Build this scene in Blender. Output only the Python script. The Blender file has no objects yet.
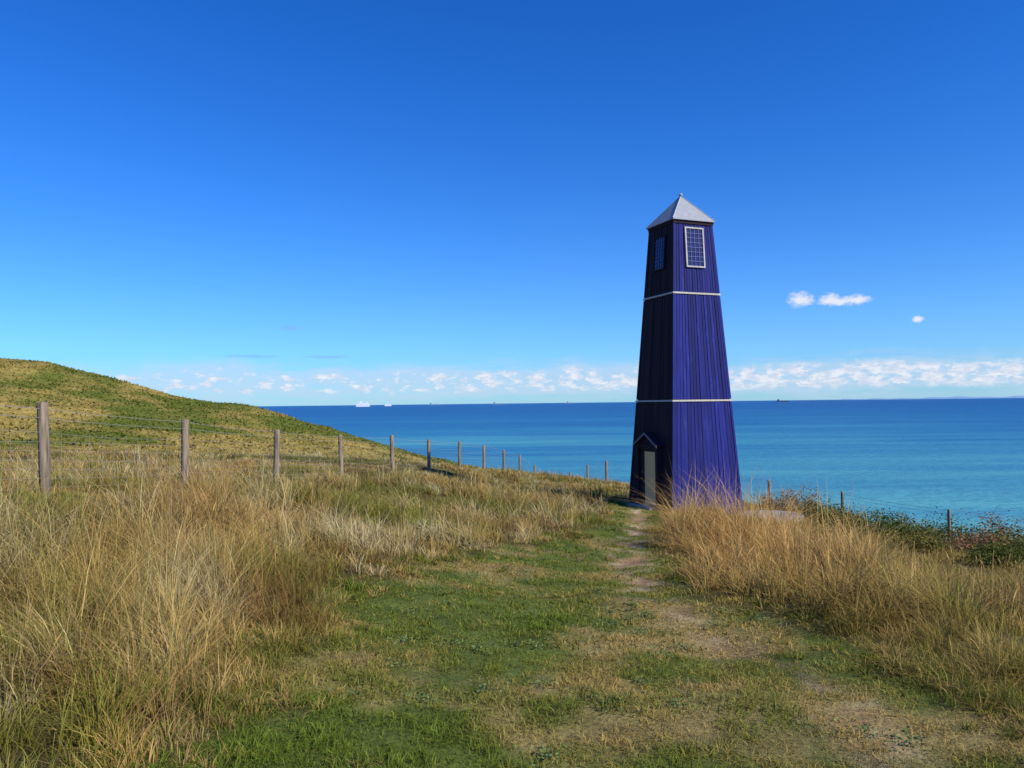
import bpy, bmesh, math, random
import numpy as np
from mathutils import Vector, Matrix
random.seed(5); rng=np.random.default_rng(11)
sc=bpy.context.scene
sc.view_settings.view_transform='Standard'
try: sc.view_settings.look='None'
except: pass
sc.view_settings.exposure=0; sc.view_settings.gamma=1
SEA=-20.0

# ---------------------------------------------------------------- noise / terrain
def vnoise(x,y,s=0):
    xi=np.floor(x); yi=np.floor(y); fx=x-xi; fy=y-yi
    fx=fx*fx*(3-2*fx); fy=fy*fy*(3-2*fy)
    def h(a,b):
        v=np.sin(a*127.1+b*311.7+s*74.7)*43758.5453
        return v-np.floor(v)
    return (h(xi,yi)*(1-fx)+h(xi+1,yi)*fx)*(1-fy)+(h(xi,yi+1)*(1-fx)+h(xi+1,yi+1)*fx)*fy
def fbm(x,y,s=0,o=4):
    t=0;a=.5;n=0
    for i in range(o):
        t=t+a*vnoise(x*2**i+i*17.3,y*2**i-i*9.1,s+i); n+=a; a*=.5
    return t/n
def sstep(a,b,v):
    t=np.clip((v-a)/(b-a),0,1); return t*t*(3-2*t)

FENCE=[(-6.5,6.3,.72),(-6.13,10,.43),(-5.9,13.7,.12),(-5.6,18,-.2),(-4.95,22,-.45),(-4.1,26,-.75),(-3.3,30,-1.0),(-2.4,34,-1.3),
       (-1.45,38,-1.65),(-.5,42,-2.2),(.4,46,-2.85),(1.4,50,-3.6),(2.5,54,-4.5)]
CP=np.array([(0,-6,.4),(0,0,0),(0,4,-.3),(1,8,-.6),(1.5,12,-.9),(2.5,17,-1.27),(3.6,21,-1.58),(5.4,24.3,-1.7),(3.5,30,-1.95),
 (-3,4,.1),(-3,8,-.15),(-2.5,12,-.45),(-6,3,.7),(-10,6,.95),(-10,12,.42),(-2,18,-.95),(0,24,-1.4),(0,30,-1.75),(-13.5,25,-.1),(-12,18,.15)]
 +FENCE+
 [(-60.6,90,7.2),(-53.5,90,6.2),(-45.8,90,4.0),(-38,90,2.2),(-31,90,1.2),(-25,90,-.6),(-19,90,-2.1),(-10.9,90,-4.3),(-3.8,90,-6.0),(5.7,90,-7.8),
 (-33,50,.2),(-20,50,-1.2),(-10,50,-2.6),(-40,70,2.2),(-55,70,4.6),(-20,70,-1.6),(-7,65,-3.9),(-45,50,1.6),(-30,30,.5),
 (6,10,-1.0),(5,6,-.5),(8,6,-.8),(3,4,-.32),(8,15,-1.65),(12,10,-1.5),(12,18,-2.3),(9.3,25.5,-2.3),(11.3,24,-2.7),(14.8,22,-3.0),(7.8,23.0,-1.95),(16,14,-2.3),
 (-60,0,5),(-80,50,7),(-100,90,12.5),(-150,110,18),(-150,0,14),(30,0,-3),(0,-40,2),(-60,-40,6),(50,40,-6),(60,-40,-4)],float)
def phi(r2): return .5*r2*np.log(r2+1e-9)
n=len(CP); 
S=20.0
P=CP[:,:2]/S
A=np.zeros((n+3,n+3)); r2=((P[:,None]-P[None])**2).sum(-1); A[:n,:n]=phi(r2)+np.eye(n)*1e-5
A[:n,n]=1; A[:n,n+1:]=P; A[n,:n]=1; A[n+1:,:n]=P.T
W=np.linalg.solve(A,np.concatenate([CP[:,2],[0,0,0]]))
EDGE=np.array([(70,-40),(34,0),(24,12),(17,22.5),(10.5,27.5),(8.5,33),(5.5,42),(5,54),(8,75),(6,86),(-10,92),(-60,95),(-170,112)],float)
def edge_dist(x,y):
    best=np.full(x.shape,1e9); sg=np.zeros(x.shape)
    for i in range(len(EDGE)-1):
        a=EDGE[i];b=EDGE[i+1];d=b-a;L2=(d**2).sum()
        t=np.clip(((x-a[0])*d[0]+(y-a[1])*d[1])/L2,0,1)
        px=a[0]+t*d[0];py=a[1]+t*d[1]
        dd=np.hypot(x-px,y-py); cr=d[0]*(y-a[1])-d[1]*(x-a[0])
        m=dd<best; best=np.where(m,dd,best); sg=np.where(m,np.where(cr<0,1,-1),sg)
    return best*sg     # >0 seaward
Lx=([0,3.95,5.06,6.75,9.4,12.2,14.3,17.4,25,27],[-1.75,-1.7,-1.7,-1.65,-1.45,-.6,.75,1.9,3.3,3.4])
Rx=([0,3,4.8,5.2,5.8,6.4,7.4,8.7,10.6,15,23,27],[4.4,3.7,3.4,3.25,3.15,3.0,2.8,2.5,2.15,2.8,4.4,4.4])
Dx=([0,3.95,4.9,6.4,8.1,9.4,13.5,20,24],[2.4,2.2,2.15,2.0,1.75,1.55,2.1,3.2,3.9])
def mown(x,y):   # signed: >0 inside mown strip (m)
    wob=(fbm(x*1.3,y*1.3,3,3)-.5)*1.1
    l=np.interp(y,*Lx); r=np.interp(y,*Rx)
    d=np.minimum(x-l,r-x)+wob
    return np.where(y>26,-1,d)
def dirt(x,y):
    c=np.interp(y,*Dx); w=np.interp(y,[3,6,9,14,22],[.42,.42,.42,.42,.38])
    d=1-np.abs(x-c+(fbm(x*.9,y*.9,8,2)-.5)*.6)/w
    p=fbm(x*2.6,y*2.6,21,4)
    near=np.interp(y,[7,11],[.55,1.0])
    return np.clip(np.clip(d*1.3,0,1)*sstep(.34,.60,p)*near,0,1)
def height_raw(x,y):
    shp=x.shape; xf=x.ravel();yf=y.ravel(); z=np.zeros(xf.shape)
    X=xf/S;Y=yf/S
    for i in range(n): z+=W[i]*phi((X-P[i,0])**2+(Y-P[i,1])**2)
    z+=W[n]+W[n+1]*X+W[n+2]*Y
    z=z.reshape(shp)
    dist=np.hypot(x,y)
    z+= (fbm(x*.8,y*.8,5,3)-.5)*.16*sstep(1,6,dist)
    z+= (fbm(x*.14,y*.14,6,4)-.5)*1.3*sstep(38,60,dist)
    m=sstep(-.1,.5,mown(x,y))
    z-= m*.05
    z-= dirt(x,y)*m*.03
    tw=np.hypot(x-5.6,y-24.3); k=1-sstep(1.7,2.6,tw)
    z=z*(1-k)+(-1.68)*k
    sl=np.hypot(x-7.75,y-23.0); k=1-sstep(.9,1.8,sl)
    z=z*(1-k)+(-1.92)*k
    e=edge_dist(x,y)+(fbm(x*.2,y*.2,9,3)-.5)*3
    s=np.clip(e,0,None)
    z=z-np.where(s<4,s*s*.16,2.56+(s-4)*1.15)
    z=np.maximum(z,SEA-6)
    return z
def axis(segs):
    out=[]
    for a,b,s in segs: out.append(np.arange(a,b,s))
    return np.concatenate(out+[np.array([segs[-1][1]])])
AX=axis([(-170,-60,2.5),(-60,-12,.7),(-12,20,.1),(20,75,1.2)])
AY=axis([(-40,0,1.5),(0,32,.1),(32,100,.6),(100,150,2)])
GX,GY=np.meshgrid(AX,AY); GZ=height_raw(GX,GY)
def H(x,y):
    x=np.asarray(x,float);y=np.asarray(y,float)
    i=np.clip(np.searchsorted(AX,x)-1,0,len(AX)-2); j=np.clip(np.searchsorted(AY,y)-1,0,len(AY)-2)
    fx=(x-AX[i])/(AX[i+1]-AX[i]); fy=(y-AY[j])/(AY[j+1]-AY[j])
    return (GZ[j,i]*(1-fx)+GZ[j,i+1]*fx)*(1-fy)+(GZ[j+1,i]*(1-fx)+GZ[j+1,i+1]*fx)*fy

# ---------------------------------------------------------------- helpers
def mat(name):
    m=bpy.data.materials.new(name); m.use_nodes=True; nt=m.node_tree
    b=nt.nodes['Principled BSDF']; return m,nt,b
def np_mesh(name,V,loops,lstart,ltot,cols=None,material=None,smooth=False):
    me=bpy.data.meshes.new(name)
    me.vertices.add(len(V)); me.vertices.foreach_set('co',V.astype(np.float32).ravel())
    me.loops.add(len(loops)); me.loops.foreach_set('vertex_index',loops.astype(np.int32))
    me.polygons.add(len(lstart)); me.polygons.foreach_set('loop_start',lstart.astype(np.int32))
    try: me.polygons.foreach_set('loop_total',ltot.astype(np.int32))
    except Exception: pass
    me.update(calc_edges=True)
    if cols is not None:
        a=me.color_attributes.new('Col','FLOAT_COLOR','POINT')
        c=np.ones((len(V),4),np.float32); c[:,:3]=cols; a.data.foreach_set('color',c.ravel())
    if smooth: me.polygons.foreach_set('use_smooth',np.ones(len(lstart),bool))
    ob=bpy.data.objects.new(name,me); sc.collection.objects.link(ob)
    if material: me.materials.append(material)
    return ob
def quads(name,V,F,**k):
    F=np.asarray(F); return np_mesh(name,V,F.ravel(),np.arange(len(F))*4,np.full(len(F),4),**k)

# ---------------------------------------------------------------- materials
def foliage_mat(name,trans=.3,up=.0):
    m,nt,b=mat(name); N=nt.nodes; L=nt.links
    a=N.new('ShaderNodeVertexColor'); a.layer_name='Col'
    N.remove(b)
    d=N.new('ShaderNodeBsdfDiffuse'); t=N.new('ShaderNodeBsdfTranslucent')
    if up>0:   # shading normals bent upward, added to brighten the sunlit blades
        g=N.new('ShaderNodeNewGeometry'); ad=N.new('ShaderNodeVectorMath'); ad.operation='ADD'; ad.inputs[1].default_value=(0,0,up)
        nm=N.new('ShaderNodeVectorMath'); nm.operation='NORMALIZE'
        L.new(g.outputs['Normal'],ad.inputs[0]);L.new(ad.outputs[0],nm.inputs[0]);L.new(nm.outputs[0],d.inputs['Normal'])
    mx=N.new('ShaderNodeMixShader'); mx.inputs[0].default_value=trans
    L.new(a.outputs[0],d.inputs[0]);L.new(a.outputs[0],t.inputs[0])
    L.new(d.outputs[0],mx.inputs[1]);L.new(t.outputs[0],mx.inputs[2])
    L.new(mx.outputs[0],N['Material Output'].inputs[0]); return m
GRASS=foliage_mat('grass_blades',.28,.6); LEAF=foliage_mat('leaves',.25)

def ground_material():
    m,nt,b=mat('ground_soil_and_turf'); N=nt.nodes;L=nt.links
    a=N.new('ShaderNodeVertexColor'); a.layer_name='Col'
    geo=N.new('ShaderNodeNewGeometry')
    n1=N.new('ShaderNodeTexNoise'); n1.inputs['Scale'].default_value=26; n1.inputs['Detail'].default_value=6; n1.inputs['Roughness'].default_value=.7
    n2=N.new('ShaderNodeTexNoise'); n2.inputs['Scale'].default_value=1.6; n2.inputs['Detail'].default_value=8; n2.inputs['Roughness'].default_value=.75
    L.new(geo.outputs['Position'],n1.inputs['Vector']);L.new(geo.outputs['Position'],n2.inputs['Vector'])
    r1=N.new('ShaderNodeMapRange'); r1.inputs[1].default_value=.3;r1.inputs[2].default_value=.7;r1.inputs[3].default_value=.5;r1.inputs[4].default_value=1.4
    r2_=N.new('ShaderNodeMapRange'); r2_.inputs[1].default_value=.3;r2_.inputs[2].default_value=.7;r2_.inputs[3].default_value=.5;r2_.inputs[4].default_value=1.45
    L.new(n1.outputs[0],r1.inputs[0]);L.new(n2.outputs[0],r2_.inputs[0])
    mu=N.new('ShaderNodeMath');mu.operation='MULTIPLY';L.new(r1.outputs[0],mu.inputs[0]);L.new(r2_.outputs[0],mu.inputs[1])
    vm=N.new('ShaderNodeVectorMath');vm.operation='SCALE';L.new(a.outputs[0],vm.inputs[0]);L.new(mu.outputs[0],vm.inputs['Scale'])
    L.new(vm.outputs[0],b.inputs['Base Color']); b.inputs['Roughness'].default_value=.95; b.inputs['Specular IOR Level'].default_value=.1
    bp=N.new('ShaderNodeBump');bp.inputs['Strength'].default_value=.9;bp.inputs['Distance'].default_value=.05
    ad=N.new('ShaderNodeMath');ad.operation='ADD';L.new(n1.outputs[0],ad.inputs[0]);L.new(n2.outputs[0],ad.inputs[1])
    L.new(ad.outputs[0],bp.inputs['Height']);L.new(bp.outputs[0],b.inputs['Normal'])
    return m
def mix(a,b,t): 
    t=np.asarray(t)[...,None]; return np.asarray(a)*(1-t)+np.asarray(b)*t
C=lambda *v: np.array(v,float)
STRAW=C(.82,.56,.19); PALE=C(.93,.75,.40); TAN=C(.78,.42,.13); OLIVE=C(.27,.28,.04); GREEN=C(.14,.24,.025); BROWN=C(.20,.11,.04); SOIL=C(.34,.21,.11); CHALK=C(.55,.43,.27)
HILLG=C(.155,.19,.028); HILLY=C(.54,.40,.11)
def hillmask(x,y): return sstep(.36,.60,fbm(x*.13+y*.03,y*.07,12,5)*.75+fbm(x*.4,y*.25,77,3)*.25)
def ground_cols(x,y):
    m=sstep(-.1,.4,mown(x,y)); d=dirt(x,y)
    far=sstep(24,45,np.hypot(x,y))
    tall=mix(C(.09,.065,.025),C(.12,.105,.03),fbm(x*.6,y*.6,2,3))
    hill=mix(HILLG*.8,HILLY*.7,hillmask(x,y))
    base=mix(tall,hill,far)
    turf=mix(C(.12,.155,.03),C(.32,.25,.09),sstep(.42,.66,fbm(x*1.3,y*1.3,14,5)))
    path=mix(turf,mix(SOIL,CHALK,sstep(.4,.7,fbm(x*3,y*3,15,3))),d)
    c=mix(base,path,m)
    e=edge_dist(x,y); c=mix(c,C(.10,.12,.04),sstep(0,5,e)*.6)
    c=mix(c,C(.45,.42,.36),sstep(-16,-19,GZ)) if x.shape==GZ.shape else c
    return c
nx,ny=len(AX),len(AY)
V=np.stack([GX,GY,GZ],-1).reshape(-1,3)
idx=np.arange(nx*ny).reshape(ny,nx)
F=np.stack([idx[:-1,:-1],idx[:-1,1:],idx[1:,1:],idx[1:,:-1]],-1).reshape(-1,4)
quads('ground',V,F,cols=ground_cols(GX,GY).reshape(-1,3),material=ground_material(),smooth=True)

# ---------------------------------------------------------------- sea
def sea():
    m,nt,b=mat('sea_water');N=nt.nodes;L=nt.links
    geo=N.new('ShaderNodeNewGeometry')
    sub=N.new('ShaderNodeVectorMath');sub.operation='SUBTRACT';sub.inputs[1].default_value=(80,30,SEA);L.new(geo.outputs['Position'],sub.inputs[0])
    ln=N.new('ShaderNodeVectorMath');ln.operation='LENGTH';L.new(sub.outputs[0],ln.inputs[0])
    lg=N.new('ShaderNodeMath');lg.operation='LOGARITHM';lg.inputs[1].default_value=10;L.new(ln.outputs['Value'],lg.inputs[0])
    def streak(sx,sy,rot,det):
        mp=N.new('ShaderNodeMapping');mp.inputs['Scale'].default_value=(sx,sy,1);mp.inputs['Rotation'].default_value=(0,0,rot);L.new(geo.outputs['Position'],mp.inputs[0])
        st=N.new('ShaderNodeTexNoise');st.inputs['Scale'].default_value=1;st.inputs['Detail'].default_value=det;st.inputs['Roughness'].default_value=.6;L.new(mp.outputs[0],st.inputs['Vector']);return st.outputs[0]
    s1=streak(.0011,.0065,.10,5);s2=streak(.008,.045,-.08,5)
    a1=N.new('ShaderNodeMath');a1.operation='MULTIPLY_ADD';a1.inputs[1].default_value=2.0;L.new(s1,a1.inputs[0]);L.new(lg.outputs[0],a1.inputs[2])
    ma=N.new('ShaderNodeMath');ma.operation='MULTIPLY_ADD';ma.inputs[1].default_value=1.3;L.new(s2,ma.inputs[0]);L.new(a1.outputs[0],ma.inputs[2])
    mr=N.new('ShaderNodeMapRange');mr.inputs[1].default_value=3.6;mr.inputs[2].default_value=5.5;L.new(ma.outputs[0],mr.inputs[0])
    cr=N.new('ShaderNodeValToRGB');L.new(mr.outputs[0],cr.inputs[0])
    e=cr.color_ramp.elements;e[0].position=0;e[0].color=(.11,.42,.42,1);e[1].position=1;e[1].color=(.008,.085,.24,1)
    for p,c in((.20,(.055,.29,.37,1)),(.40,(.022,.19,.33,1)),(.60,(.010,.12,.28,1)),(.8,(.007,.088,.25,1))):
        q=e.new(p);q.color=c
    L.new(cr.outputs[0],b.inputs['Base Color']);b.inputs['Roughness'].default_value=.35;b.inputs['IOR'].default_value=1.33;b.inputs['Specular IOR Level'].default_value=.3
    w=N.new('ShaderNodeTexNoise');w.inputs['Scale'].default_value=.35;w.inputs['Detail'].default_value=6;w.inputs['Roughness'].default_value=.62
    mp2=N.new('ShaderNodeMapping');mp2.inputs['Scale'].default_value=(.5,1.4,1);mp2.inputs['Rotation'].default_value=(0,0,.25);L.new(geo.outputs['Position'],mp2.inputs[0]);L.new(mp2.outputs[0],w.inputs['Vector'])
    bp=N.new('ShaderNodeBump');bp.inputs['Strength'].default_value=1;bp.inputs['Distance'].default_value=1.8;L.new(w.outputs[0],bp.inputs['Height']);L.new(bp.outputs[0],b.inputs['Normal'])
    s=90000
    quads('sea',np.array([(-s,-s,SEA),(s,-s,SEA),(s,s,SEA),(-s,s,SEA)],float),[(0,1,2,3)],material=m)
sea()

# ---------------------------------------------------------------- grass
def blades(x,y,h,w,ldx,ldy,cb,ct,prof=(1,.85,.55,0),ts=(0,.35,.7,1.0),z0=None):
    N=len(x); z=H(x,y)-.015 if z0 is None else z0
    ang=rng.uniform(0,math.pi,N); wx=np.cos(ang)*w*.5; wy=np.sin(ang)*w*.5
    K=len(ts); vs=[];cs=[]
    lean=np.hypot(ldx,ldy)
    for k,t in enumerate(ts):
        cx=x+ldx*h*t*t; cy=y+ldy*h*t*t; cz=z+h*t*(1-.42*np.minimum(lean,1.6)*t)
        c=cb*(1-t)+ct*t
        if k<K-1:
            p=prof[k]
            vs+= [np.stack([cx-wx*p,cy-wy*p,cz],-1),np.stack([cx+wx*p,cy+wy*p,cz],-1)]; cs+=[c,c]
        else: vs.append(np.stack([cx,cy,cz],-1)); cs.append(c)
    nv=2*(K-1)+1
    V=np.stack(vs,1).reshape(-1,3); Cc=np.stack(cs,1).reshape(-1,3)
    o=(np.arange(N)*nv)[:,None]
    pat=[]
    for k in range(K-2): pat+=[2*k,2*k+1,2*k+3,2*k+2]
    pat+=[2*(K-2),2*(K-2)+1,2*(K-2)+2]
    loops=(o+np.array(pat)[None]).ravel(); npl=K-1; ll=len(pat)
    st=(np.arange(N)*ll)[:,None]+np.array([4*k for k in range(npl)])[None]
    tot=np.tile(np.array([4]*(K-2)+[3]),N)
    return V,loops,st.ravel(),tot,Cc
def flush(name,parts,material):
    Vs,Ls,Ss,Ts,Cs=[],[],[],[],[]; vo=lo=0
    for V,l,s,t,c in parts:
        Vs.append(V);Ls.append(l+vo);Ss.append(s+lo);Ts.append(t);Cs.append(c);vo+=len(V);lo+=len(l)
    return np_mesh(name,np.concatenate(Vs),np.concatenate(Ls),np.concatenate(Ss),np.concatenate(Ts),cols=np.concatenate(Cs),material=material)
def inview(x,y,m=1.6): return (np.abs(x)<.70*np.maximum(y,0)+m)&(y>1.3)
def scatter(n,x0,x1,y0,y1): return rng.uniform(x0,x1,n),rng.uniform(y0,y1,n)
def pad_mask(x,y):
    return (np.hypot(x-5.44,y-24.3)<1.75)|(np.hypot(x-7.75,y-23.0)<1.0)
def clump(x,y): return np.clip(1.7*np.exp(-(((x-4.0-(y-12.5)*.13)/1.45)**2+((y-13.5)/4.8)**2)),0,1)
def tuftcol(x,y,right):
    n_=len(x)
    g=fbm(x*.5,y*.5,41,4)+rng.normal(0,.05,n_); g2=fbm(x*1.8,y*1.8,44,3)+rng.normal(0,.07,n_)
    c=mix(STRAW,PALE,sstep(.35,.7,g2))
    c=mix(c,TAN,sstep(.48,.72,fbm(x*.7,y*.7,47,3)+rng.normal(0,.05,n_))*.6)
    c=mix(c,mix(OLIVE*1.2,GREEN*1.1,rng.random(n_)*.6),sstep(.52,.60,g)*.8)
    c=mix(c,BROWN*1.5,sstep(.55,.66,fbm(x*1.4,y*1.4,51,3)+rng.normal(0,.04,n_))*.75)
    k=clump(x,y)*right
    c=mix(c,mix(C(.98,.50,.14),C(.98,.66,.28),rng.random(n_)),k*.92)
    far=right*(1-k)
    c=mix(c,mix(mix(OLIVE*1.0,C(.50,.29,.09),sstep(.38,.55,g2)),STRAW,sstep(.47,.58,g)*.6),far*.7)
    return c
def tall(ntuft,per,box,wid,dmin,dmax,hbase,rad=.07):
    x,y=scatter(ntuft,*box); d=np.hypot(x,y); m=mown(x,y)
    ok=inview(x,y)&(d>=dmin)&(d<dmax)&(m<.10)&(edge_dist(x,y)<1.5)&~pad_mask(x,y)
    x=x[ok];y=y[ok];m=m[ok]
    right=(x>np.interp(y,*Rx)-.3).astype(float)*(y<27)
    edge=sstep(.1,-.8,m)
    hn=fbm(x*.9,y*.9,61,4)
    hh=hbase*(.30+.70*edge)*(.22+2.8*np.clip(hn-.2,0,.6)**1.2)*rng.uniform(.5,1.45,len(x))
    kk=clump(x,y)*right
    hh*=1+1.0*kk
    hh*=1-.40*right*(1-kk)
    hh*=1-.55*np.exp(-(((x-.325*y)/1.1)**2+((y-20)/4)**2))*right
    hh*=1-.4*sstep(20,26,y)
    fx=np.interp(y,[p[1] for p in FENCE],[p[0] for p in FENCE]); hh*=1-.45*sstep(1.6,.2,x-fx)*(y<56)
    col=tuftcol(x,y,right)*rng.uniform(.6,1.12,len(x))[:,None]
    T=len(x); i=np.repeat(np.arange(T),per); N=len(i)
    a=rng.uniform(0,2*math.pi,N); r=np.abs(rng.normal(0,rad,N))
    bx=x[i]+np.cos(a)*r; by=y[i]+np.sin(a)*r
    wind=rng.uniform(.0,.65,T)[i]; wa=(2.6+4.5*(fbm(x*.4,y*.4,71,2)-.5)+rng.normal(0,.9,T))[i]
    sp=rng.uniform(.05,1.15,N)
    ldx=np.cos(a)*sp+wind*np.cos(wa); ldy=np.sin(a)*sp+wind*np.sin(wa)*.7
    h=hh[i]*rng.uniform(.4,1.2,N)
    jit=rng.uniform(.62,1.2,(N,1))
    ct=col[i]*jit*rng.uniform(.93,1.07,(N,3))
    gm=rng.random(N)<.20
    ct[gm]=ct[gm]*.3+ (OLIVE*1.2)*.7*jit[gm]; h[gm]*=.8
    cb=ct*.38*C(.9,.92,.7)  # blade feet darkened: shade inside the grass put into the colour
    w=wid*rng.uniform(.5,1.5,N)
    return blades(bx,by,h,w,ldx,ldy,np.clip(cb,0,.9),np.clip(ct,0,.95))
def stems(ns,box,dmin,dmax,wid,hb):
    x,y=scatter(ns,*box); d=np.hypot(x,y); m=mown(x,y)
    cl=fbm(x*1.1,y*1.1,81,3)
    right=(x>np.interp(y,*Rx)-.3)*(y<27)
    ok=inview(x,y)&(d>=dmin)&(d<dmax)&(m<-.25)&(edge_dist(x,y)<0)&((cl>.5)|(right&(clump(x,y)>.4)))&~pad_mask(x,y)&~(right&(y>16)&(x>5.2))
    x=x[ok];y=y[ok];N=len(x);kk=(clump(x,y)*right[ok])
    h=hb*rng.uniform(.5,1.1,N)*(1+.6*kk)*(1-.3*sstep(20,26,y))
    wa=rng.uniform(0,6.28,N); wd=rng.uniform(.0,.5,N)
    col=mix(STRAW,mix(BROWN*1.6,TAN,rng.random(N)),rng.random(N))*rng.uniform(.6,1.1,(N,1))
    col=mix(col,C(.95,.55,.18),kk*.7)
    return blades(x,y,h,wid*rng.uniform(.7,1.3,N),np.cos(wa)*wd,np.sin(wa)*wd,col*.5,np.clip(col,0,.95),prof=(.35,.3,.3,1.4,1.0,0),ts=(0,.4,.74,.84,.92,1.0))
# ragged low tussocks along and inside the mown edges
def tussocks(nt_,per,box,wid,dmin,dmax):
    x,y=scatter(nt_,*box); d=np.hypot(x,y); m=mown(x,y)
    pr=np.where(m<.5,1.0,.28)*(fbm(x*1.6,y*1.6,131,3)>.46)
    ok=inview(x,y,.8)&(d>=dmin)&(d<dmax)&(m>-.2)&(rng.random(nt_)<pr)&(dirt(x,y)<.3)
    x=x[ok];y=y[ok];m=m[ok];T=len(x);i=np.repeat(np.arange(T),per);N=len(i)
    a=rng.uniform(0,6.28,N);r=np.abs(rng.normal(0,.035,N));sp=rng.uniform(.2,1.5,N)
    base=mix(mix(GREEN*.9,OLIVE,rng.random(T)),STRAW*.9,(rng.random(T)<.35)*.8)*rng.uniform(.6,1.1,(T,1))
    h=(rng.uniform(.05,.11,T)+.09*sstep(.4,-.1,m))[i]*rng.uniform(.5,1.3,N)
    c=base[i]*rng.uniform(.7,1.25,(N,1))
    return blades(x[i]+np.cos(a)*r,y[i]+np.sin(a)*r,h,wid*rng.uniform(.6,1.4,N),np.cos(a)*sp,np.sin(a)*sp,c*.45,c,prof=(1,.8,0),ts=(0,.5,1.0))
parts=[tall(5000,42,(-7,6.5,1.3,8),.0054,0,8,.50),
       tall(8000,28,(-12,13,5,16),.0088,8,15.5,.50,.08),
       tall(8500,20,(-20,18,12,28),.013,15.5,27,.50,.1),
       tall(7500,13,(-32,12,24,46),.024,27,45,.45,.14),
       stems(1100,(-7,6.5,1.5,8.2),0,8,.005,.60),
       stems(3000,(-12,13,5,16),8,15.5,.007,.60),
       stems(3000,(-20,18,12,28),15.5,27,.012,.5)]
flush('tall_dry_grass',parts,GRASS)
# hillside tussocks
x,y=scatter(60000,-85,12,40,97); ok=inview(x,y,4)&(edge_dist(x,y)<1.5)&(np.hypot(x,y)>42)
x=x[ok];y=y[ok];N=len(x)
c=mix(HILLG*1.0,HILLY*.9,np.clip(hillmask(x,y)+rng.normal(0,.18,N),0,1))*rng.uniform(.65,1.2,(N,1))
h=rng.uniform(.08,.32,N)*(.5+fbm(x*.5,y*.5,90,3))
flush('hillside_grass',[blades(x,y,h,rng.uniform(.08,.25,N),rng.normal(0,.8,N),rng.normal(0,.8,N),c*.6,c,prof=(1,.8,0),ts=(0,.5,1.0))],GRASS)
# short turf of the path
def turf(ns,box,dmin,dmax,wid,hs):
    x,y=scatter(ns,*box); d=np.hypot(x,y); m=mown(x,y); dt=dirt(x,y)
    cl=fbm(x*6,y*6,101,3)
    ok=inview(x,y,.8)&(d>=dmin)&(d<dmax)&(m>-.25)&(rng.random(ns)>dt*.9)&(rng.random(ns)<2.2*(cl-.12))
    x=x[ok];y=y[ok];N=len(x);dt=dt[ok]
    s=sstep(.44,.68,fbm(x*1.3,y*1.3,14,5)+rng.normal(0,.09,N)); 
    c0=np.interp(y,*Dx); s=np.clip(s+dt*.8+.32*sstep(1.2,.4,np.abs(x-c0))*(y<10),0,1)
    lush=sstep(.5,.68,fbm(x*.8+9,y*.8,110,3))*(x<c0-.3)
    c=mix(mix(OLIVE*1.05,GREEN*1.1,rng.random(N)),mix(STRAW,TAN,rng.random(N)*.5)*.88,s*.7+.10)
    c=mix(c,C(.15,.26,.03),lush*.6)
    c=c*rng.uniform(.5,1.25,(N,1))
    h=hs*rng.uniform(.4,1.3,N)*(1-.5*dt)*(.4+1.3*cl[ok])*(1+.4*lush)
    le=rng.uniform(.2,1.6,N); a=rng.uniform(0,6.28,N)
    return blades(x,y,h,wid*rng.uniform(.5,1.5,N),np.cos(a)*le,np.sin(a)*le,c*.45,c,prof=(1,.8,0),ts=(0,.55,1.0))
flush('turf_grass',[turf(140000,(-2.4,4.4,1.6,6.5),0,6.6,.0062,.055),
   turf(90000,(-2.4,4.2,5,12),6.6,12,.009,.06),turf(45000,(-1.5,5,11,27),12,27,.015,.065),
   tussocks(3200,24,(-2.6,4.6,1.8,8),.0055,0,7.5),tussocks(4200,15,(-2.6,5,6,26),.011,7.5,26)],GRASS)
# little leafy weeds in the turf
def leaves(cx,cy,cz,size,cols,flat=.0):
    N=len(cx); a=rng.uniform(0,6.28,N); el=rng.uniform(-.9,.9,N)*(1-flat)
    u=np.stack([np.cos(a)*np.cos(el),np.sin(a)*np.cos(el),np.sin(el)],-1)
    r=rng.normal(size=(N,3)); r[:,2]*=(1-flat*.8); v=np.cross(u,r); v/=np.linalg.norm(v,axis=1)[:,None]+1e-9
    c=np.stack([cx,cy,cz],-1); s=size[:,None]
    V=np.stack([c-u*s,c-v*s*.45,c+u*s,c+v*s*.45],1).reshape(-1,3)
    F=np.arange(N*4); return V,F,np.arange(N)*4,np.full(N,4),np.repeat(cols,4,axis=0)
x0,y0=scatter(60,-1.3,3.4,3,14); m=mown(x0,y0)>.25; x0=x0[m];y0=y0[m]
x0=np.append(x0,[1.05,1.2,.9,1.3]);y0=np.append(y0,[8.2,7.9,7.6,8.5])
i=np.repeat(np.arange(len(x0)),60);N=len(i);r=np.abs(rng.normal(0,.10,N));a=rng.uniform(0,6.28,N)
x=x0[i]+np.cos(a)*r;y=y0[i]+np.sin(a)*r
flush('turf_weeds',[leaves(x,y,H(x,y)+rng.uniform(.01,.06,N),rng.uniform(.008,.02,N),C(.15,.20,.07)*rng.uniform(.7,1.5,(N,1)),.5)],LEAF)

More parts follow.
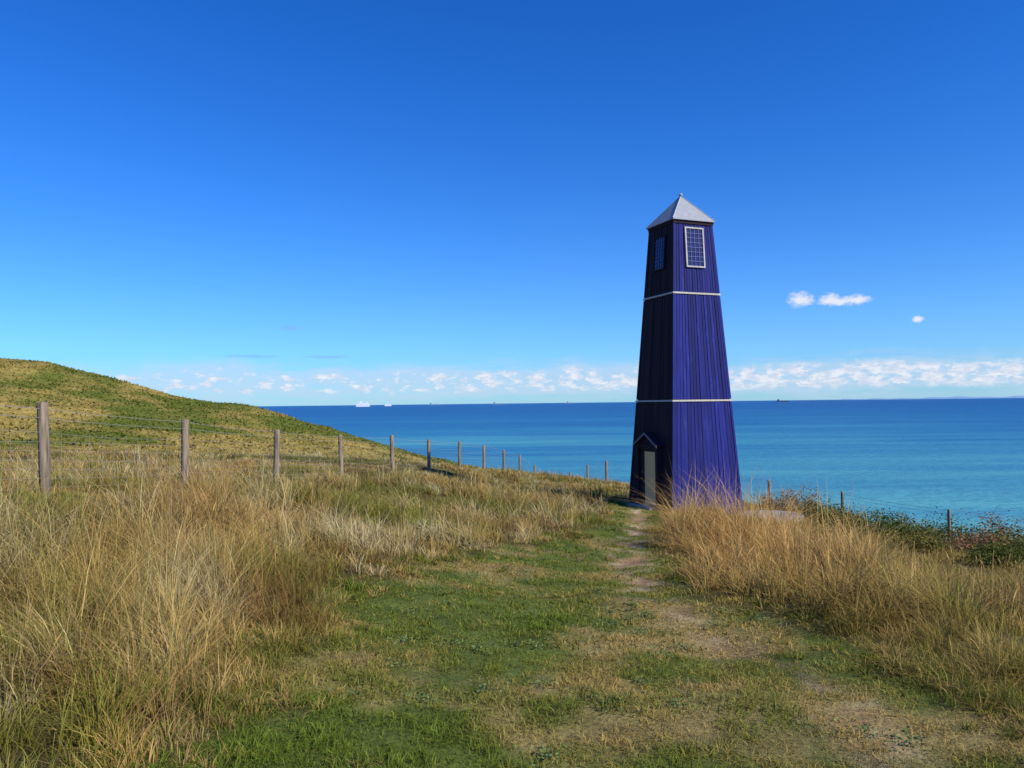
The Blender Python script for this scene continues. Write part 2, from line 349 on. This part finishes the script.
# ---------------------------------------------------------------- shrubs on the cliff edge
def shrub(cx,cy,r,h,kind,N=2400):
    nb=18; parts=[]; h*=1.45
    base=C(cx,cy,float(H(cx,cy)))
    tips=[]
    for k in range(nb):
        a=random.uniform(0,6.28);q=random.random()**.5*r
        tips.append((cx+math.cos(a)*q,cy+math.sin(a)*q*.8,float(H(cx+math.cos(a)*q,cy+math.sin(a)*q*.8))+h*random.uniform(.3,1)*(1-.4*(q/r)**2)))
    tips=np.array(tips)
    xs=np.full(nb*3,cx)+rng.normal(0,.05,nb*3); ys=np.full(nb*3,cy)+rng.normal(0,.05,nb*3)
    tt=tips[np.arange(nb*3)%nb]+rng.normal(0,.08,(nb*3,3)); hh=np.maximum(tt[:,2]-base[2],.1)*1.15
    col=np.tile(C(.18,.12,.07),(nb*3,1))
    parts.append(blades(xs,ys,hh,np.full(nb*3,.03),(tt[:,0]-xs)/hh,(tt[:,1]-ys)/hh,col,col,prof=(1,.7,.4,0)))
    i=rng.integers(0,nb,N); s=r*.2
    t=rng.random(N)**.5
    p=base*(1-t[:,None])+tips[i]*t[:,None]+rng.normal(0,s,(N,3))*C(1,1,.55)
    p[:,2]=np.maximum(p[:,2],H(p[:,0],p[:,1])+.02)
    pal={'green':(C(.045,.07,.02),C(.15,.18,.035)),'brown':(C(.12,.07,.035),C(.46,.28,.13)),'olive':(C(.08,.09,.025),C(.32,.27,.07))}[kind]
    cl=rng.random(nb)[i]
    c=mix(pal[0],pal[1],np.clip(cl*.7+rng.random(N)*.4,0,1))*rng.uniform(.6,1.3,(N,1))
    parts.append(leaves(p[:,0],p[:,1],p[:,2],rng.uniform(.02,.05,N),c))
    flush('shrub',parts,LEAF)
for s in [(8.9,26.0,.8,.65,'brown'),(9.6,25.4,.9,.85,'brown'),(10.3,24.6,.9,.7,'green'),(11.4,24.0,1.1,.75,'green'),(12.3,23.3,.9,.7,'brown'),
          (13.0,22.6,1.1,.75,'green'),(14.2,22.0,1.1,1.0,'brown'),(15.3,21.6,1.1,1.05,'brown'),(13.0,20.6,1.2,.7,'green'),(14.3,19.6,1.2,.75,'brown'),
          (11.2,21.8,1.1,.6,'green'),(9.4,22.8,.9,.55,'green'),(16.6,20.4,1.1,.9,'green'),(9.0,20.6,.8,.5,'olive'),(12.4,18.2,1.0,.6,'green'),(10.2,23.4,.9,.5,'olive'),(12.1,19.8,1.0,.55,'brown'),
          (10.4,20.0,.9,.5,'green'),(11.2,18.2,.8,.45,'brown'),(13.4,17.4,1.0,.6,'olive'),(11.6,16.4,.8,.45,'green'),(9.6,18.2,.7,.4,'olive'),(9.9,15.6,.6,.4,'green'),(14.6,17.9,1.0,.7,'green')]:
    shrub(*s)

# ---------------------------------------------------------------- wood fence
def wood_mat(name,c1,c2):
    m,nt,b=mat(name);N=nt.nodes;L=nt.links
    tc=N.new('ShaderNodeTexCoord');mp=N.new('ShaderNodeMapping');mp.inputs['Scale'].default_value=(30,30,2.5);L.new(tc.outputs['Object'],mp.inputs[0])
    no=N.new('ShaderNodeTexNoise');no.inputs['Scale'].default_value=1;no.inputs['Detail'].default_value=7;L.new(mp.outputs[0],no.inputs['Vector'])
    cr=N.new('ShaderNodeValToRGB');cr.color_ramp.elements[0].position=.32;cr.color_ramp.elements[1].position=.68
    cr.color_ramp.elements[0].color=(*c1,1);cr.color_ramp.elements[1].color=(*c2,1);L.new(no.outputs[0],cr.inputs[0]);L.new(cr.outputs[0],b.inputs['Base Color'])
    b.inputs['Roughness'].default_value=.85
    bp=N.new('ShaderNodeBump');bp.inputs['Strength'].default_value=.5;bp.inputs['Distance'].default_value=.01;L.new(no.outputs[0],bp.inputs['Height']);L.new(bp.outputs[0],b.inputs['Normal'])
    return m
WOOD=wood_mat('weathered_wood',(.10,.075,.05),(.38,.29,.19))
WIRE,_,wb=mat('galvanised_wire');wb.inputs['Base Color'].default_value=(.42,.38,.33,1);wb.inputs['Metallic'].default_value=.2;wb.inputs['Roughness'].default_value=.5
def obj_from_bm(name,bm,material,parent=None,smooth=False):
    me=bpy.data.meshes.new(name);bm.to_mesh(me);bm.free()
    for p in me.polygons:p.use_smooth=smooth
    ob=bpy.data.objects.new(name,me);sc.collection.objects.link(ob)
    for mm in (material if isinstance(material,list) else [material]): me.materials.append(mm)
    if parent: ob.parent=parent
    return ob
def post_bm(bm,x,y,z,h,r):
    tilt=Vector((random.uniform(-.03,.03),random.uniform(-.03,.03),1))
    rings=[];ns=10;ph=random.random()
    lv=[(-.25,1.05),(.2,1.02),(h*.5,1),(h*.8,.98),(h-.03,.97),(h,.8)]
    rad=[random.uniform(.92,1.08) for _ in range(ns)]
    for t,k in lv:
        c=Vector((x,y,z))+tilt*t
        rings.append([bm.verts.new(c+Vector((math.cos(2*math.pi*(i+ph)/ns)*r*k*rad[i],math.sin(2*math.pi*(i+ph)/ns)*r*k*rad[i],0))) for i in range(ns)])
    for a,b in zip(rings[:-1],rings[1:]):
        for i in range(ns): bm.faces.new((a[i],a[(i+1)%ns],b[(i+1)%ns],b[i]))
    bm.faces.new(rings[-1])
    return Vector((x,y,z)),tilt
def tube(bm,a,b,r,ns=4):
    d=(b-a).normalized(); u=d.orthogonal().normalized();v=d.cross(u)
    A=[bm.verts.new(a+(u*math.cos(k*2*math.pi/ns)+v*math.sin(k*2*math.pi/ns))*r) for k in range(ns)]
    B=[bm.verts.new(b+(u*math.cos(k*2*math.pi/ns)+v*math.sin(k*2*math.pi/ns))*r) for k in range(ns)]
    for k in range(ns): bm.faces.new((A[k],A[(k+1)%ns],B[(k+1)%ns],B[k]))
def fence(pts,h,rad,net=True):
    root=bpy.data.objects.new('post_and_wire_fence',None);sc.collection.objects.link(root)
    bm=bmesh.new();base=[]
    for k,(x,y) in enumerate(pts):
        base.append(post_bm(bm,x,y,float(H(x,y)),h*random.uniform(.97,1.04),rad))
    obj_from_bm('posts',bm,WOOD,root,True)
    bm=bmesh.new()
    hs=[(h-.05,.0040),(h-.17,.0034)]+([(z,.0024) for z in (.86,.74,.62,.50,.38,.26,.14)] if net else [(.5,.0025)])
    for (a,ta),(b,tb) in zip(base[:-1],base[1:]):
        L=(b-a).length; sg=int(max(4,L/.6)) 
        for z,r in hs:
            prev=None
            sag=random.uniform(.005,.04)
            for k in range(sg+1):
                t=k/sg; p=(a+ta*z)*(1-t)+(b+tb*z)*t+Vector((0,0,-sag*4*t*(1-t)))
                if prev: tube(bm,prev,p,r,3)
                prev=p
            if z==h-.05 or z==h-.17:
                for k in range(int(L/.16)):
                    t=(k+.5)/int(L/.16); p=(a+ta*z)*(1-t)+(b+tb*z)*t+Vector((0,0,-sag*4*t*(1-t)))
                    dv=Vector((random.uniform(-1,1),random.uniform(-1,1),random.uniform(-1,1))).normalized()*.018
                    tube(bm,p-dv,p+dv,.0018,3)
        if net:
            nvt=int(L/.3)
            for k in range(1,nvt):
                t=k/nvt; q=a*(1-t)+b*t
                tube(bm,q+Vector((0,0,.1)),q+Vector((0,0,.86)),.0016,3)
    obj_from_bm('wires',bm,WIRE,root)
fence([(p[0],p[1]) for p in FENCE]+[(3.9,52),(4.5,46),(4.9,40)],1.22,.066)
fence([(7.6,28.3),(8.85,26.3),(10.6,24.6),(12.2,21.4),(14.9,20.0),(18.2,17.2)],1.15,.045,False)

# ---------------------------------------------------------------- tower
TC=Vector((5.44,24.3,0)); ZB=-1.68; ZE=7.20; RB=1.76; RT=.965; A0=math.radians(-68.6)
tower=bpy.data.objects.new('blue_wooden_tower',None);sc.collection.objects.link(tower)
SL=RB/math.sqrt(2);ST=RT/math.sqrt(2)
def half(z): 
    t=(z-ZB)/(ZE-ZB); return SL*(1-t)+ST*t
def fp(fi,u,z,out=0.0):
    an=A0-fi*math.pi/2
    nrm=Vector((math.cos(an),math.sin(an),0)); tan=Vector((-math.sin(an),math.cos(an),0))
    s=half(z)+out
    return TC+nrm*s+tan*u+Vector((.02*max(0,z+1.7)/9,0,z))
def box8(bm,P,mi=0):
    v=[bm.verts.new(p) for p in P]
    for f in ((0,1,2,3),(7,6,5,4),(0,4,5,1),(1,5,6,2),(2,6,7,3),(3,7,4,0)):
        fc=bm.faces.new([v[i] for i in f]);fc.material_index=mi
def fbox(bm,fi,u0,u1,z0,z1,o0,o1,mi=0):
    box8(bm,[fp(fi,u0,z0,o1),fp(fi,u1,z0,o1),fp(fi,u1,z1,o1),fp(fi,u0,z1,o1),
             fp(fi,u0,z0,o0),fp(fi,u1,z0,o0),fp(fi,u1,z1,o0),fp(fi,u0,z1,o0)],mi)
def paint(name,c1,c2,c3,wear=.62,rough=.6):
    m,nt,b=mat(name);N=nt.nodes;L=nt.links
    geo=N.new('ShaderNodeNewGeometry')
    mp=N.new('ShaderNodeMapping');mp.inputs['Scale'].default_value=(9,9,.9);L.new(geo.outputs['Position'],mp.inputs[0])
    no=N.new('ShaderNodeTexNoise');no.inputs['Scale'].default_value=1;no.inputs['Detail'].default_value=9;no.inputs['Roughness'].default_value=.7;L.new(mp.outputs[0],no.inputs['Vector'])
    cr=N.new('ShaderNodeValToRGB');e=cr.color_ramp.elements;e[0].position=.3;e[0].color=(*c1,1);e[1].position=.6;e[1].color=(*c2,1);q=e.new(wear+.12);q.color=(*c3,1)
    L.new(no.outputs[0],cr.inputs[0])
    rnd=N.new('ShaderNodeMapRange');rnd.inputs[3].default_value=.6;rnd.inputs[4].default_value=1.25;L.new(geo.outputs['Random Per Island'],rnd.inputs[0])
    vm=N.new('ShaderNodeVectorMath');vm.operation='SCALE';L.new(cr.outputs[0],vm.inputs[0]);L.new(rnd.outputs[0],vm.inputs['Scale'])
    L.new(vm.outputs[0],b.inputs['Base Color']);b.inputs['Roughness'].default_value=rough;b.inputs['Specular IOR Level'].default_value=.2
    bp=N.new('ShaderNodeBump');bp.inputs['Strength'].default_value=.35;bp.inputs['Distance'].default_value=.01;L.new(no.outputs[0],bp.inputs['Height']);L.new(bp.outputs[0],b.inputs['Normal'])
    return m
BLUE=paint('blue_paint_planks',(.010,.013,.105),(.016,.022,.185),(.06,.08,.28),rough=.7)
DARKP=paint('shaded_dark_planks',(.018,.010,.016),(.028,.016,.025),(.06,.04,.045),rough=.75)  # darker plank copy, shade of the unlit faces put into its colour
BACK,_,bb=mat('tower_sheathing');bb.inputs['Base Color'].default_value=(.004,.004,.02,1);bb.inputs['Roughness'].default_value=.9
ZINC=paint('zinc_roof',(.34,.35,.37),(.42,.43,.45),(.50,.50,.51))
CREAM=wood_mat('cream_trim',(.40,.37,.32),(.60,.57,.50))
SAND,_,sb=mat('sand_coloured_door_panel');sb.inputs['Base Color'].default_value=(.80,.52,.22,1);sb.inputs['Roughness'].default_value=.8
GLASS,_,gb=mat('dark_window_glass');gb.inputs['Base Color'].default_value=(.014,.018,.09,1);gb.inputs['Roughness'].default_value=.25
INT,_,ib=mat('dark_interior');ib.inputs['Base Color'].default_value=(.02,.018,.02,1);ib.inputs['Roughness'].default_value=.9
BLUE2,_,b2=mat('blue_glazing_bars');b2.inputs['Base Color'].default_value=(.05,.06,.26,1);b2.inputs['Roughness'].default_value=.5
TRIM2,_,b3=mat('grey_blue_trim');b3.inputs['Base Color'].default_value=(.13,.12,.15,1);b3.inputs['Roughness'].default_value=.6
bm=bmesh.new()
lo=[bm.verts.new(fp(i,half(ZB-.3),ZB-.3)) for i in range(4)]; hi=[bm.verts.new(fp(i,half(ZE),ZE)) for i in range(4)]
for i in range(4): bm.faces.new((lo[i],hi[i],hi[(i+1)%4],lo[(i+1)%4]))
bm.faces.new(hi);bmesh.ops.recalc_face_normals(bm,faces=bm.faces)
obj_from_bm('sheathing',bm,BACK,tower)
bands=[ZB-.2,1.62,4.94,ZE-.02]
for fi in range(4):
    bm=bmesh.new(); NP=17
    for k in range(NP):
        u0=-1+2*k/NP;u1=-1+2*(k+1)/NP
        for t in range(3):
            z0=bands[t]+(.045 if t else 0);z1=bands[t+1]-.045
            o=random.uniform(.014,.030); g=random.uniform(.005,.010)
            def U(u,z,s): return u*half(z)+s*g
            zz=z0
            box8(bm,[fp(fi,U(u0,zz,1),zz,o),fp(fi,U(u1,zz,-1),zz,o),fp(fi,U(u1,z1,-1),z1,o),fp(fi,U(u0,z1,1),z1,o),
                     fp(fi,U(u0,zz,1),zz,-.004),fp(fi,U(u1,zz,-1),zz,-.004),fp(fi,U(u1,z1,-1),z1,-.004),fp(fi,U(u0,z1,1),z1,-.004)])
    bmesh.ops.recalc_face_normals(bm,faces=bm.faces)
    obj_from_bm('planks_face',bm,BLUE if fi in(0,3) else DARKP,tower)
bm=bmesh.new()
for fi in range(4):
    for s in(-1,1):
        for t in range(3):
            z0=bands[t]+(.045 if t else 0);z1=bands[t+1]-.045
            def U2(z,k): return s*(half(z)+.034-k)
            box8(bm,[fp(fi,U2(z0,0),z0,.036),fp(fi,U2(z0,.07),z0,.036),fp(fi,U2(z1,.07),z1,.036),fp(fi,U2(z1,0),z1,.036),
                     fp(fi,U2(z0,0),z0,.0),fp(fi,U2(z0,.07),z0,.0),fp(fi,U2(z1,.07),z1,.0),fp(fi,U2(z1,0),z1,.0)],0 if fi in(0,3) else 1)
bmesh.ops.recalc_face_normals(bm,faces=bm.faces)
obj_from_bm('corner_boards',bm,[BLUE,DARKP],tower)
def ring(bm,z0,z1,o0,o1):
    a=[[bm.verts.new(fp(i,half(z)+o,z,o)) for i in range(4)] for z,o in((z0,o0),(z1,o0),(z1,o1),(z0,o1))]
    for j in range(4):
        A,B=a[j],a[(j+1)%4]
        for i in range(4): bm.faces.new((A[i],A[(i+1)%4],B[(i+1)%4],B[i]))
bm=bmesh.new()
for z in(1.62,4.94): ring(bm,z-.027,z+.027,-.01,.052)
bmesh.ops.recalc_face_normals(bm,faces=bm.faces);obj_from_bm('pale_bands',bm,CREAM,tower)
bm=bmesh.new();ring(bm,ZE-.07,ZE+.0,-.01,.05);ring(bm,ZE+.002,ZE+.03,-.05,.07)
bmesh.ops.recalc_face_normals(bm,faces=bm.faces);obj_from_bm('eaves',bm,DARKP,tower)
AP=TC+Vector((.06,0,8.20)); ro=.10
bm=bmesh.new()
lo=[bm.verts.new(fp(i,half(ZE)+ro,ZE+.033,ro)) for i in range(4)];md=[bm.verts.new(fp(i,half(ZE)+ro,ZE+.06,ro)) for i in range(4)];ap=bm.verts.new(AP)
for i in range(4):
    bm.faces.new((lo[i],lo[(i+1)%4],md[(i+1)%4],md[i]));bm.faces.new((md[i],md[(i+1)%4],ap))
bm.faces.new(lo)
for i in range(4):
    c=fp(i,half(ZE)+ro,ZE+.06,ro);tube(bm,c,AP,.018,6)
bmesh.ops.recalc_face_normals(bm,faces=bm.faces);obj_from_bm('zinc_roof',bm,ZINC,tower)
bm=bmesh.new();bmesh.ops.create_uvsphere(bm,u_segments=12,v_segments=8,radius=.06,matrix=Matrix.Translation(AP+Vector((0,0,.03))))
tube(bm,AP+Vector((0,0,.05)),AP+Vector((0,0,.13)),.015,6)
obj_from_bm('finial',bm,ZINC,tower,True)
def window(fi,w,z0,z1,frame_mat,fr,u=0):
    bm=bmesh.new()
    h=w/2
    fbox(bm,fi,u-h,u+h,z0,z1,.0,.042,1)
    for (a,b,c,d) in((u-h-fr,u-h,z0-fr,z1+fr),(u+h,u+h+fr,z0-fr,z1+fr),(u-h,u+h,z1,z1+fr),(u-h,u+h,z0-fr,z0)):
        fbox(bm,fi,a,b,c,d,.0,.075,0)
    nc,nr=4,8
    for k in range(1,nc): 
        q=u-h+w*k/nc; fbox(bm,fi,q-.010,q+.010,z0,z1,.043,.062,2)
    for k in range(1,nr):
        q=z0+(z1-z0)*k/nr
        fbox(bm,fi,u-h,u+h,q-.010,q+.010,.043,.0605,2)
    bmesh.ops.recalc_face_normals(bm,faces=bm.faces)
    obj_from_bm('window',bm,[frame_mat,GLASS,BLUE2],tower)
window(0,.60,5.80,6.98,CREAM,.045)
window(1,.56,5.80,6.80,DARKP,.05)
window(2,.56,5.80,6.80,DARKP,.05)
window(3,.60,5.80,6.98,CREAM,.045)
# entrance porch on face 1
bm=bmesh.new()
an=A0-math.pi/2;nrm=Vector((math.cos(an),math.sin(an),0));tan=Vector((-math.sin(an),math.cos(an),0))
def q(u,z,o): return TC+nrm*(SL+o)+tan*u+Vector((0,0,z))
def vb(u0,u1,z0,z1,o0,o1,mi):
    box8(bm,[q(u0,z0,o1),q(u1,z0,o1),q(u1,z1,o1),q(u0,z1,o1),q(u0,z0,o0),q(u1,z0,o0),q(u1,z1,o0),q(u0,z1,o0)],mi)
zg=ZB; zt=.16
vb(-.60,-.50,zg-.1,zt,-.25,.12,0);vb(.50,.60,zg-.1,zt,-.25,.12,0)
vb(-.60,.60,zt+.003,zt+.10,-.25,.13,0)
vb(-.50,-.20,zg-.1,zt,-.12,.02,2)
vb(-.197,.50,zg-.1,zt-.12,-.12,.06,1)
vb(-.197,.50,zt-.117,zt,-.12,.05,2)
vb(-.70,.70,zg-.15,zg+.04,.0,.45,3)
for s in(-1,1):
    a=[q(s*.70,zt+.07,o) for o in(-.30,.17)];b=[q(0,zt+.46,o) for o in(-.30,.17)]
    up=Vector((0,0,.035))
    box8(bm,[a[0],a[1],b[1],b[0],a[0]+up,a[1]+up,b[1]+up,b[0]+up],4)
    a=[q(s*.70,zt+.02,o) for o in(.172,.195)];b=[q(0,zt+.41,o) for o in(.172,.195)];up=Vector((0,0,.075))
    box8(bm,[a[0],a[1],b[1],b[0],a[0]+up,a[1]+up,b[1]+up,b[0]+up],5)
g=[q(-.60,zt+.103,.10),q(.60,zt+.103,.10),q(0,zt+.455,.10)];g2=[q(-.60,zt+.103,-.2),q(.60,zt+.103,-.2),q(0,zt+.455,-.2)]
v1=[bm.verts.new(p) for p in g];v2=[bm.verts.new(p) for p in g2];bm.faces.new(v1);bm.faces.new(v2[::-1])
bmesh.ops.recalc_face_normals(bm,faces=bm.faces)
CONC=wood_mat('concrete',(.26,.24,.22),(.36,.34,.31))
obj_from_bm('entrance_porch',bm,[DARKP,SAND,INT,CONC,DARKP,TRIM2],tower)
bm=bmesh.new();nseg=40;tp=[];bt=[]
for k in range(nseg):
    a=2*math.pi*k/nseg;r=.97*(1+.03*math.sin(3*a))
    tp.append(bm.verts.new((7.75+math.cos(a)*r,23.0+math.sin(a)*r,-1.84)));bt.append(bm.verts.new((7.75+math.cos(a)*r*1.01,23.0+math.sin(a)*r*1.01,-2.6)))
bm.faces.new(tp)
for k in range(nseg): bm.faces.new((tp[k],bt[k],bt[(k+1)%nseg],tp[(k+1)%nseg]))
bmesh.ops.recalc_face_normals(bm,faces=bm.faces);obj_from_bm('concrete_slab',bm,CONC)

# ---------------------------------------------------------------- ships, distant coast
def flatm(name,c):
    m,_,b=mat(name);b.inputs['Base Color'].default_value=(*c,1);b.inputs['Roughness'].default_value=.6;return m
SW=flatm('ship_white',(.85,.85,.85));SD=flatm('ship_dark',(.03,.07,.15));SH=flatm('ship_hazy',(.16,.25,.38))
def ship(name,px,dist,L,hh,mats,ferry=True):
    ax=math.atan2(px-512,760);x=math.tan(ax)*dist;y=dist
    bm=bmesh.new()
    def bx(x0,x1,y0,y1,z0,z1,mi,bow=0,rake=0):
        box8(bm,[Vector((x+a*L,y+b*L,SEA+c*hh)) for a,b,c in((x0,y0,z0),(x1,y0,z0),(x1+rake,y0,z1),(x0,y0,z1),(x0,y1,z0),(x1,y1,z0),(x1+rake,y1,z1),(x0,y1,z1))],mi)
    bx(-.5,.44,-.07,.07,-.1,.35,1,rake=.06)
    if ferry:
        bx(-.47,.40,-.065,.065,.352,.62,0,rake=-.02);bx(-.38,.34,-.06,.06,.622,.8,0,rake=-.03);bx(.14,.28,-.065,.065,.802,.92,0);bx(-.22,-.1,-.03,.03,.802,1.15,1,rake=-.02);bx(.2,.21,-.005,.005,.922,1.2,0)
    else:
        bx(-.46,-.34,-.06,.06,.352,1.0,0);bx(-.42,-.38,-.02,.02,1.002,1.2,1)
        for k in range(5): bx(-.28+k*.13,-.19+k*.13,-.055,.055,.352,.5+.06*(k%2),1)
        bx(.4,.405,-.005,.005,.352,.8,0)
    bmesh.ops.recalc_face_normals(bm,faces=bm.faces);obj_from_bm(name,bm,mats)
ship('passenger_ferry',363,9000,165,58,[SW,SW]);ship('passenger_ferry',388,11000,100,38,[SW,SW])
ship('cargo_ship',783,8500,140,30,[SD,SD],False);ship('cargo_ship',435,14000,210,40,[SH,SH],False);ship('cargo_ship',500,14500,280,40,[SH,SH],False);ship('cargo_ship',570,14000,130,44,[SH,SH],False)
bm=bmesh.new();top=[];bot=[]
for k in range(80):
    px=840+k*5; x=(px-512)/760*32000; e=min(1,k/35)
    hz=SEA+ (30+55*e+28*math.sin(k*.35)*e+14*math.sin(k*1.1))
    top.append(bm.verts.new((x,32000,hz)));bot.append(bm.verts.new((x,31500,SEA-5)))
for k in range(79): bm.faces.new((bot[k],bot[k+1],top[k+1],top[k]))
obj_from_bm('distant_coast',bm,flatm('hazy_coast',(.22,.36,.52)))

# ---------------------------------------------------------------- sky
SUN_AZ=124; SUN_EL=39
w=bpy.data.worlds.new('World');sc.world=w;w.use_nodes=True;nt=w.node_tree;N=nt.nodes;L=nt.links
bg=N['Background'];bg.inputs['Strength'].default_value=.1
def put(s,v):
    if isinstance(v,(int,float)): s.default_value=v
    else: L.new(v,s)
def M(op,a,b=None,c=None,cl=False):
    nd=N.new('ShaderNodeMath');nd.operation=op;nd.use_clamp=cl;put(nd.inputs[0],a)
    if b is not None: put(nd.inputs[1],b)
    if c is not None: put(nd.inputs[2],c)
    return nd.outputs[0]
def SS(v,a,b):
    nd=N.new('ShaderNodeMapRange');nd.interpolation_type='SMOOTHSTEP';put(nd.inputs[0],v);nd.inputs[1].default_value=a;nd.inputs[2].default_value=b;return nd.outputs[0]
def MIXC(f,a,b):
    nd=N.new('ShaderNodeMix');nd.data_type='RGBA';put(nd.inputs[0],f)
    for s,v in((nd.inputs[6],a),(nd.inputs[7],b)):
        if isinstance(v,tuple): s.default_value=(*v,1)
        else: L.new(v,s)
    return nd.outputs[2]
sky=N.new('ShaderNodeTexSky');sky.sky_type='NISHITA';sky.sun_disc=False;sky.sun_elevation=math.radians(SUN_EL);sky.sun_rotation=math.radians(SUN_AZ)
sky.air_density=1.0;sky.dust_density=.0;sky.ozone_density=2.0;sky.altitude=10
hs=N.new('ShaderNodeHueSaturation');hs.inputs['Saturation'].default_value=1.3;hs.inputs['Value'].default_value=1.0;L.new(sky.outputs[0],hs.inputs['Color'])
tint=N.new('ShaderNodeVectorMath');tint.operation='MULTIPLY';tint.inputs[1].default_value=(.28,.90,1.72);L.new(hs.outputs[0],tint.inputs[0])
tc=N.new('ShaderNodeTexCoord');sx=N.new('ShaderNodeSeparateXYZ');L.new(tc.outputs['Generated'],sx.inputs[0])
az=M('ARCTAN2',sx.outputs[0],sx.outputs[1]);el=M('ARCSINE',sx.outputs[2])
def NZ(sa,se,scale,det=5,ro=.6,off=0):
    cb=N.new('ShaderNodeCombineXYZ');L.new(M('MULTIPLY',az,sa),cb.inputs[0]);L.new(M('MULTIPLY',el,se),cb.inputs[1]);cb.inputs[2].default_value=off
    no=N.new('ShaderNodeTexNoise');no.inputs['Scale'].default_value=scale;no.inputs['Detail'].default_value=det;no.inputs['Roughness'].default_value=ro;L.new(cb.outputs[0],no.inputs['Vector']);return no.outputs[0]
hz=M('MULTIPLY',M('EXPONENT',M('MULTIPLY',M('MAXIMUM',el,0.0),-10.0)),.58)
col=MIXC(hz,tint.outputs[0],(4.5,6.3,8.9))
n1=NZ(1,2.2,44,7,.62)
# ragged top edge of the bank
n3=NZ(1,.3,16,5,.6,2.2)
elr=M('ADD',el,M('MULTIPLY',M('SUBTRACT',n3,.5),-.030))
band=M('MULTIPLY',SS(el,.008,.022),SS(elr,.050,.036))
soft=M('MULTIPLY',SS(M('ADD',NZ(1,7,9,5,.6,7.7),M('MULTIPLY',band,.2)),.34,.64),M('MULTIPLY',SS(el,-.005,.012),SS(elr,.062,.044)))
col=MIXC(M('MULTIPLY',soft,.55),col,(5.7,6.9,8.8))
wt=SS(az,-.35,.35)
cum=M('ADD',n1,M('MULTIPLY',wt,.09)); cum=M('ADD',cum,M('MULTIPLY',band,.10))
cum=M('MULTIPLY',SS(cum,.60,.71),band)
shade=SS(NZ(1,2.6,70,3,.6,5.0),.35,.65)
ccol=MIXC(shade,(6.3,7.0,8.6),(9.0,9.1,9.6))
col=MIXC(M('MULTIPLY',cum,.82),col,ccol)
nn=NZ(1,1.5,75,5,.65,9.0)
def blobs(lst):
    acc=None
    for a,e,rx,ry in lst:
        d=M('SQRT',M('ADD',M('POWER',M('DIVIDE',M('SUBTRACT',az,a),rx),2.0),M('POWER',M('DIVIDE',M('SUBTRACT',el,e),ry),2.0)))
        v=M('SUBTRACT',1.0,d); acc=v if acc is None else M('MAXIMUM',acc,v)
    return acc
acc=blobs(((.365,.123,.016,.011),(.398,.121,.014,.009),(.425,.119,.020,.007),(.492,.092,.007,.005),(.41,.118,.03,.005)))
blob=M('MULTIPLY',SS(M('ADD',acc,M('MULTIPLY',M('SUBTRACT',nn,.5),2.2)),-.15,.9),SS(acc,-.5,.2))
col=MIXC(M('MULTIPLY',blob,.88),col,(9.0,8.9,9.3))
acc=blobs(((-.284,.098,.02,.005),(-.33,.062,.05,.003),(-.24,.062,.04,.0028),(-.62,.10,.03,.005)))
wsp=SS(M('ADD',acc,M('MULTIPLY',M('SUBTRACT',nn,.5),1.2)),.0,.8)
col=MIXC(M('MULTIPLY',wsp,.45),col,(2.4,4.4,7.4))
L.new(col,bg.inputs['Color'])
ld=bpy.data.lights.new('sun','SUN');ld.energy=5.0;ld.angle=math.radians(.5);ld.color=(1,.94,.83)
lo=bpy.data.objects.new('sun',ld);sc.collection.objects.link(lo)
a=math.radians(SUN_AZ);e_=math.radians(SUN_EL);sv=Vector((math.sin(a)*math.cos(e_),math.cos(a)*math.cos(e_),math.sin(e_)))
lo.rotation_euler=sv.to_track_quat('Z','Y').to_euler()
# ---------------------------------------------------------------- camera
cd=bpy.data.cameras.new('camera');cam=bpy.data.objects.new('camera',cd);sc.collection.objects.link(cam)
cd.sensor_width=36;cd.lens=760/1024*36;cd.clip_start=.05;cd.clip_end=200000
cam.matrix_world=Matrix.Translation((0,0,1.6))@Matrix.Rotation(math.radians(91.45),4,'X')@Matrix.Rotation(math.radians(-.65),4,'Z')
sc.camera=cam
